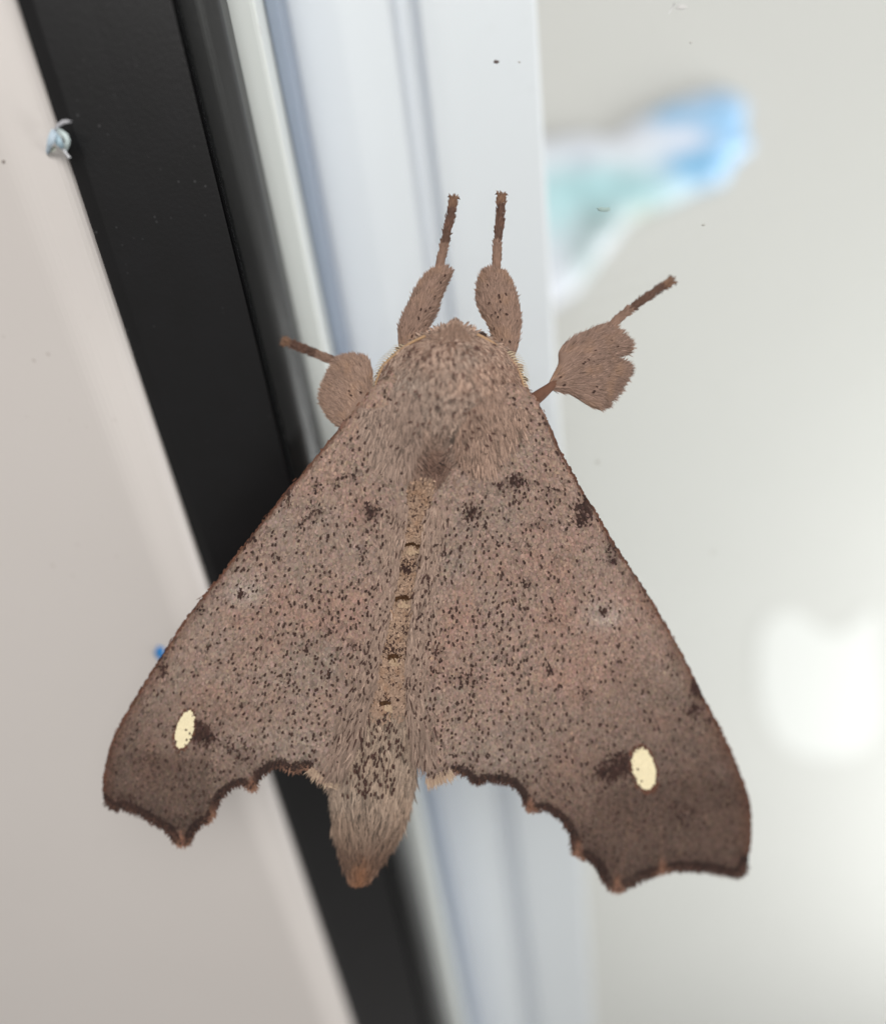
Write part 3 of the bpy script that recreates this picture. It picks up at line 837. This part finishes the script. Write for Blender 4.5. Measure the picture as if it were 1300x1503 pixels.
def leg(poly, root, knee, footpts, hk, thick, flow, col, stalk=None, label=None, nh=2600, L=15, fan=0.0, dots=.03):
    """poly: outline of the shank; footpts: foot line knee -> tip"""
    sp = smooth_line(poly, 5, True)
    V, T = cdt(sp, 6)
    dd = dist_poly(sp, V[:, 0], V[:, 1], True); dm = dd.max()
    q = np.sqrt(np.clip(1 - (1 - np.clip(dd / (dm * .9), 0, 1)) ** 2, 0, 1))
    def hb(x, y):
        s = np.clip(((x - root[0]) * (knee[0] - root[0]) + (y - root[1]) * (knee[1] - root[1])) / ((knee[0] - root[0]) ** 2 + (knee[1] - root[1]) ** 2), 0, 1)
        return hk[0] + (hk[1] - hk[0]) * s
    base_h = hb(V[:, 0], V[:, 1])
    P, Fc = shell(V, T, base_h + thick * q, base_h - thick * q - .4)
    c = np.tile(lin(col) * .9, (len(P), 1))
    lg = px_obj('leg', P, Fc, skin_m, moth, c)
    if label: lg['label'] = label
    # fur of the shank
    x0, y0 = sp.min(0); x1, y1 = sp.max(0)
    nh = int(nh * 2.9); x = rng.uniform(x0, x1, nh * 3); y = rng.uniform(y0, y1, nh * 3); ok = pip(sp, x, y); x, y = x[ok][:nh], y[ok][:nh]; n = len(x)
    d0 = dist_poly(sp, x, y, True); qq = np.sqrt(np.clip(1 - (1 - np.clip(d0 / (dm * .9), 0, 1)) ** 2, 0, 1))
    f = np.array(flow, float); f /= np.linalg.norm(f)
    cen = sp.mean(0)
    dr = np.tile(f, (n, 1)) + fan * norm2(np.column_stack([x - root[0], y - root[1]])) + .18 * np.column_stack([fbm(x / 12, y / 12, 101), fbm(x / 12, y / 12, 102)])
    edge = np.clip(1 - d0 / 6, 0, 1)[:, None]
    gxy = np.column_stack([dist_poly(sp, x - 1, y, True) - dist_poly(sp, x + 1, y, True), dist_poly(sp, x, y - 1, True) - dist_poly(sp, x, y + 1, True)]) * .5
    dr = dr + gxy * np.clip(1 - d0 / 12, 0, 1)[:, None] * .4
    C = lin(col) * np.clip(rng.normal(1.03, .2, (n, 1)), .5, 1.5)
    tn_ = np.clip(fbm(x / 14, y / 14, 107) * 1.3, 0, 1)[:, None] * .45; C = C * (1 - tn_) + lin((170, 134, 104)) * tn_
    g = np.clip(fbm(x / 18, y / 18, 103), 0, 1)[:, None] * .4
    C = C * (1 - g) + lin((120, 96, 84)) * g
    dk = rng.random(n) < dots * .3; C[dk] *= .5
    hairs('leg_fur', x, y, hb(x, y) + thick * qq - 1, dr, np.full(n, float(L)) * (1 - .2 * edge[:, 0] * (fan == 0)), np.full(n, 1.3), np.full(n, 6.), C, hair_m, lg, .9, .95, 9)
    pk_ = rng.random(n) < dots * .06
    if pk_.any():
        scales('leg_dots', x[pk_], y[pk_], hb(x, y)[pk_] + thick * qq[pk_] + 2.2, dr[pk_], np.full(pk_.sum(), 4.2), np.full(pk_.sum(), 2.6), DARK * rng.uniform(.8, 1.5, (pk_.sum(), 1)), scale_m, lg, (0, 8), 8, 20)
    # foot
    fp = smooth_line(footpts, 2)
    cum = np.concatenate([[0], np.cumsum(np.linalg.norm(fp[1:] - fp[:-1], axis=1))]); tot = cum[-1]
    tip_h = glass_h(*footpts[-1]) + 5.0
    def at(s):
        return np.array([np.interp(s * tot, cum, fp[:, 0]), np.interp(s * tot, cum, fp[:, 1]), hk[1] + (tip_h - hk[1]) * s ** 1.15])
    cuts = [-.03, .40, .56, .70, .85, 1.0]; r0 = [5.6, 5.5, 5.3, 5.0, 4.7]
    cl = [lin((126, 101, 87)), lin((90, 67, 56)), lin((98, 72, 60)), lin((90, 66, 55)), lin((116, 88, 70))]
    for k in range(5):
        ss = np.linspace(max(cuts[k], 0) if k else 0, cuts[k + 1] - .012, 7)
        pts = np.array([at(s) for s in ss]); u = np.linspace(0, 1, 7)
        rad = r0[k] * (.72 + .38 * u ** 1.5) * np.where(u > .99, .85, 1)
        if k == 0: rad = r0[0] * (.75 + .35 * np.sin(u * math.pi) ** .7 + .1 * u)
        cc = np.array([cl[k] * (1.12 - .35 * abs(v - .35)) for v in u])
        ts = tube('tarsal_segment', pts, rad, skin_m, lg, cc, 8)
    # bristles on the foot
    nb = 520; s = rng.random(nb); pts = np.array([at(v) for v in s]); tdir = np.array([(at(min(v + .03, 1)) - at(max(v - .03, 0)))[:2] for v in s])
    side = rng.uniform(-1, 1, nb); nn = norm2(np.column_stack([-tdir[:, 1], tdir[:, 0]]))
    rr = 5.0
    ci = np.minimum(np.searchsorted(cuts, s) - 1, 4)
    C = np.array([cl[i] for i in ci]) * rng.uniform(.75, 1.3, (nb, 1))
    hairs('foot_bristles', pts[:, 0] + nn[:, 0] * side * rr, pts[:, 1] + nn[:, 1] * side * rr, pts[:, 2] + rr * np.sqrt(1 - side ** 2) * .9,
          norm2(tdir) + nn * side[:, None] * .35, np.full(nb, 7.), np.full(nb, 1.7), np.full(nb, 6.), C, hair_m, lg, .8, .9, 8)
    # two claws
    e = at(1.0); tv = norm2((at(1.) - at(.95))[None, :2])[0]; nv = np.array([-tv[1], tv[0]])
    for sg in (-1, 1):
        cp = np.array([(*(e[:2] - tv * 3), e[2]), (*(e[:2] + nv * sg * 5 + tv * .5), e[2] + 1), (*(e[:2] + nv * sg * 7.5 + tv * .8), e[2] - 1), (*(e[:2] + nv * sg * 9.5 - tv * 1.0), e[2] - 3)])
        tube('claw', cp, np.array([2.4, 2.0, 1.3, .3]), skin_m, lg, lin((92, 66, 50)), 6)
    if stalk is not None:
        st = tube('thigh', np.array(stalk), np.interp(np.linspace(0, 1, len(stalk)), [0, .4, .6, 1], [9, 10, 7, 6]), skin_m, lg, lin((104, 74, 60)), 10)
    return lg

col_leg = (138, 113, 99)
leg([(640, 398), (651, 396), (660, 402), (655, 416), (650, 427), (644, 440), (640, 455), (634, 468), (625, 486), (616, 520), (600, 535), (588, 520), (584, 500), (585, 484), (594, 460), (606, 435), (620, 412), (632, 401)],
    (600, 525), (640, 402), [(641, 404), (649, 372), (655, 345), (661, 315), (666, 290)], (-22, -38), 17, (.42, -1), col_leg,
    label='front leg to the left of the head', nh=2200, L=12, dots=.06)
leg([(716, 398), (728, 399), (744, 408), (756, 434), (762, 462), (762, 490), (756, 520), (742, 545), (728, 530), (724, 500), (716, 477), (704, 458), (700, 438), (706, 410)],
    (742, 525), (728, 402), [(728, 402), (729, 372), (731, 345), (734, 315), (736, 285)], (-22, -38), 17, (-.12, -1), col_leg,
    label='front leg to the right of the head', nh=2400, L=12, dots=.06)
leg([(805, 563), (812, 548), (819, 533), (820, 515), (836, 500), (856, 491), (875, 482), (892, 484), (905, 492), (918, 506), (916, 517), (896, 526), (915, 538), (917, 547), (903, 568), (890, 586), (875, 598), (862, 595), (840, 581), (822, 574), (808, 572)],
    (800, 570), (885, 500), [(888, 488), (908, 467), (930, 450), (955, 432), (987, 411)], (-20, -44), 12, (.9, -.05), (136, 112, 99),
    stalk=[(775, 590, -22), (787, 584, -20), (796, 577, -19), (806, 569, -20), (818, 560, -22)], label='right middle leg with a broad fan of hair', nh=4200, L=15, fan=.7)
leg([(496, 532), (505, 528), (518, 526), (530, 527), (540, 529), (546, 540), (548, 560), (550, 585), (530, 610), (512, 628), (497, 626), (484, 611), (474, 590), (478, 570), (487, 550)],
    (545, 600), (497, 534), [(500, 533), (482, 526), (462, 518), (440, 509), (418, 501)], (-40, -62), 16, (-.5, -.6), (148, 123, 108),
    label='left middle leg reaching over the black strip', nh=3000, L=13)

# ------------------------------------------------------------------ small things on and behind the window
def crumple(name, poly, Y, depth, spacing, colfn, mat, amp, seed, thin=.0006):
    """a crumpled thin sheet hanging in front of the wall: outline in photo pixels at depth Y"""
    sp = smooth_line(poly, 8, True); V, T = cdt(sp, spacing)
    dd = dist_poly(sp, V[:, 0], V[:, 1], True); q = np.clip(dd / 28, 0, 1) ** .6
    r = 1 - np.abs(fbm(V[:, 0] / 60, V[:, 1] / 45, seed, 2)) * 2
    hgt = Y - depth * q - amp * r * q
    def pos(dy): return np.array([W3(a, b, yy + dy) for (a, b), yy in zip(V, hgt)])
    n = len(V); cnt = set()
    for f in T:
        for a, b in zip(f, f[1:] + f[:1]): cnt.add((a, b))
    rim = [(a, b) for a, b in cnt if (b, a) not in cnt]
    Fc = list(T) + [tuple(i + n for i in f[::-1]) for f in T] + [(b, a, a + n, b + n) for a, b in rim]
    c = colfn(V[:, 0], V[:, 1]); vv = np.vstack([pos(0), pos(thin)])
    return faces_obj(name, vv, Fc, mat, None, np.vstack([c, c]), False, origin=vv.mean(0))

plastic_m = attr_mat('printed_plastic', 0.35, 0, .5)
def wrap_col(x, y):
    C = np.tile(lin((226, 230, 240)), (len(x), 1))
    def blend(c, w):
        nonlocal C
        w = np.clip(w, 0, 1)[:, None] * .8; C = C * (1 - w) + lin(c) * w
    g = lambda cx, cy, rx, ry: np.exp(-(((x - cx) / rx) ** 2 + ((y - cy) / ry) ** 2))
    blend((160, 210, 216), 1.4 * g(890, 278, 120, 34))
    blend((186, 226, 232), 1.0 * g(820, 310, 40, 45))
    blend((130, 190, 236), 1.5 * g(1060, 200, 46, 70))
    blend((130, 188, 230), 1.2 * g(990, 170, 40, 22))
    blend((110, 178, 222), 1.4 * g(1015, 243, 38, 24))
    blend((232, 232, 244), 1.2 * g(1008, 202, 32, 14))
    blend((128, 158, 158), 1.3 * g(884, 326, 30, 24))
    blend((150, 172, 174), 1.2 * g(858, 376, 24, 40))
    blend((196, 206, 180), 1.0 * g(950, 318, 26, 16))
    blend((150, 166, 186), .8 * g(852, 236, 16, 10))
    return C
wr = crumple('plastic_wrapper', [(740, 225), (800, 205), (860, 196), (900, 200), (935, 176), (985, 150), (1030, 136), (1066, 132), (1096, 150), (1092, 190), (1104, 215),
     (1076, 240), (1062, 268), (1020, 284), (975, 304), (940, 318), (915, 336), (896, 362), (874, 390), (848, 424), (812, 450), (780, 466), (740, 470)], YW - .002, .0035, 9, wrap_col, plastic_m, .0006, 120)
tag(wr, 'crumpled blue, white and pale green plastic wrapper behind the glass', 'wrapper')
glow_m = attr_mat('glow_white', 0.8, 0, .2)  # soft glow on the wall, painted as an added flat white sheet
ts = crumple('glow_patch', [(1112, 968), (1118, 920), (1148, 896), (1176, 904), (1208, 928), (1240, 926), (1264, 906), (1284, 894), (1290, 960), (1289, 1060), (1262, 1104), (1200, 1112), (1146, 1092), (1118, 1040)],
             YW - .0003, .00001, 12, lambda x, y: np.tile(lin((224, 225, 223)), (len(x), 1)), glow_m, .00001, 130, .0002)
tag(ts, 'soft white glow behind the glass at the right, painted as a flat white sheet', 'painted glow')

# curl of pale blue paint caught on the panel edge
def ribbon(name, paths, mat):
    """thin curled strips: paths of (px, py, lift m, half width px)"""
    V = []; Fc = []; C = []
    for pth, col in paths:
        p = np.asarray(pth, float); n = len(p); b0 = len(V)
        for layer in (0, 1):
            for i in range(n):
                t = p[min(i + 1, n - 1), :2] - p[max(i - 1, 0), :2]; t /= np.linalg.norm(t); nn = np.array([-t[1], t[0]])
                for s in (-1, 1):
                    q = p[i, :2] + nn * s * p[i, 3]
                    V.append(W3(q[0], q[1], YP + .0012 - p[i, 2] + layer * .00008 + s * .00006)); C.append(lin(col))
        m = 2 * n
        for i in range(n - 1):
            a = b0 + 2 * i
            Fc += [(a, a + 1, a + 3, a + 2), (a + m, a + m + 2, a + m + 3, a + m + 1), (a, a + 2, a + m + 2, a + m), (a + 1, a + m + 1, a + m + 3, a + 3)]
        Fc += [(b0, b0 + m, b0 + m + 1, b0 + 1), (b0 + m - 2, b0 + m - 1, b0 + 2 * m - 1, b0 + 2 * m - 2)]
    V = np.array(V)
    return faces_obj(name, V, Fc, mat, None, np.array(C), True, origin=V.mean(0))
flake_m = attr_mat('paint_flake', .6, 0, .3, (5000, .2))
fl = ribbon('paint_curl', [
    ([(80, 192, .0004, 1.5), (85, 184, .0010, 2.6), (92, 179, .0015, 2.8), (99, 178, .0018, 2.2), (105, 178, .0020, .5)], (214, 214, 220)),
    ([(79, 189, .0003, 3), (78, 197, .0007, 6), (75, 206, .0009, 6), (72, 214, .0007, 4), (70, 222, .0004, 3), (70, 227, .0003, .8)], (176, 192, 204)),
    ([(84, 190, .0003, 3), (90, 194, .0009, 4), (96, 199, .0012, 4.2), (99, 206, .0012, 4), (98, 213, .0010, 4), (96, 221, .0005, 2.5)], (192, 206, 206)),
    ([(80, 196, .0005, 4), (84, 204, .0008, 6), (88, 211, .0009, 5), (93, 217, .0006, 3)], (160, 184, 196)),
    ([(93, 219, .0005, 2), (98, 226, .0008, 1.6), (101, 231, .0010, 2.4), (104, 230, .0011, .6)], (206, 208, 212)),
    ([(82, 216, .0004, 3), (77, 219, .0004, 4), (72, 224, .0003, 1)], (204, 208, 196))], flake_m)
tag(fl, 'small frayed curl of pale blue paint on the panel edge', 'paint flake')

def blob(name, px, py, Y, rx, ry, thick, col, rough=.5, seed=0, mat=None):
    """small uneven drop or grain standing on a vertical surface at depth Y"""
    r = random.Random(seed); P = []; n = 14; rings = 4
    off = [r.uniform(.75, 1.25) for _ in range(n)]
    for j in range(rings):
        f = 1 - j / rings
        for k in range(n):
            a = 2 * math.pi * k / n
            P.append(W3(px + rx * off[k] * f ** .7 * math.cos(a), py + ry * off[k] * f ** .7 * math.sin(a), Y - thick * math.sin(j / rings * math.pi / 2)))
    P.append(W3(px, py, Y - thick)); c = len(P) - 1
    Fc = [(j * n + k, j * n + (k + 1) % n, (j + 1) * n + (k + 1) % n, (j + 1) * n + k) for j in range(rings - 1) for k in range(n)]
    Fc += [((rings - 1) * n + k, (rings - 1) * n + (k + 1) % n, c) for k in range(n)] + [tuple(range(n - 1, -1, -1))]
    if mat is None: mat = paint_mat(name + '_colour', col, rough, .4, .1, 2000, .2, 3000)
    P = np.array(P)
    return faces_obj(name, P, Fc, mat, None, None, True, origin=P.mean(0))
tag(blob('paint_spot', 234, 959, YP - .00002, 8, 10, .0002, (44, 128, 196), .4, 3), 'bright blue paint spot on the pale panel beside the wing', 'paint spot')
GRP = 'specks of dirt on the glass'
for px, py, rx, ry, col, lab in [
    (728, 90, 4.5, 2.6, (84, 70, 66), 'dark brown speck on the glass above the front legs'),
    (1000, 10, 8, 4, (208, 208, 206), 'pale rounded droplet mark on the glass at the top edge'),
    (885, 307, 10, 3.2, (160, 184, 180), 'pale drip mark on the glass in front of the wrapper'),
    (762, 91, 1.8, 1.3, (150, 140, 132), 'tiny brown speck on the glass right of the dark one'),
    (1032, 330, 3, 1.5, (170, 170, 162), 'faint grey speck on the glass below the wrapper'),
    (1046, 811, 3, 1.6, (168, 168, 160), 'faint grey speck on the glass right of the wing'),
    (877, 678, 2.6, 2.6, (178, 178, 170), 'faint grey speck on the glass below the fan of leg hair'),
    (1014, 62, 2.5, 2, (196, 196, 192), 'tiny pale speck on the glass under the droplet mark')]:
    tag(blob('glass_speck', px, py, -.00002, rx, ry, .00005, col, .6, int(px)), lab, 'speck', GRP)
for (pp, lab) in (([(990, 4, 0, .9), (986, 11, 0, 1.1), (981, 20, 0, .6)], 'short pale scratch on the glass left of the droplet mark'),
                  ([(378, 36, 0, .6), (383, 42, 0, .9), (384, 51, 0, .6)], 'fine white lint hair on the glass over the sash groove')):
    V = []; p = np.array(pp); 
    for i in range(len(p)):
        t = p[min(i + 1, len(p) - 1), :2] - p[max(i - 1, 0), :2]; t /= np.linalg.norm(t); nn = np.array([-t[1], t[0]])
        for s, yy in ((-1, -.00003), (0, -.00012), (1, -.00003)):
            V.append(W3(*(p[i, :2] + nn * s * p[i, 3]), yy))
    Fc = [(3 * i + a, 3 * i + (a + 1) % 3, 3 * i + 3 + (a + 1) % 3, 3 * i + 3 + a) for i in range(len(p) - 1) for a in range(3)] + [(0, 1, 2), (len(V) - 1, len(V) - 2, len(V) - 3)]
    V = np.array(V)
    tag(faces_obj('lint_hair', V, Fc, paint_mat('lint', (214, 214, 214), .6), None, None, True, origin=V.mean(0)), lab, 'lint')
tag(blob('panel_speck', 5, 237, YP - .00002, 2.2, 2.2, .00008, (110, 96, 88), .6, 9), 'tiny brown speck on the pale panel at the left edge', 'speck')
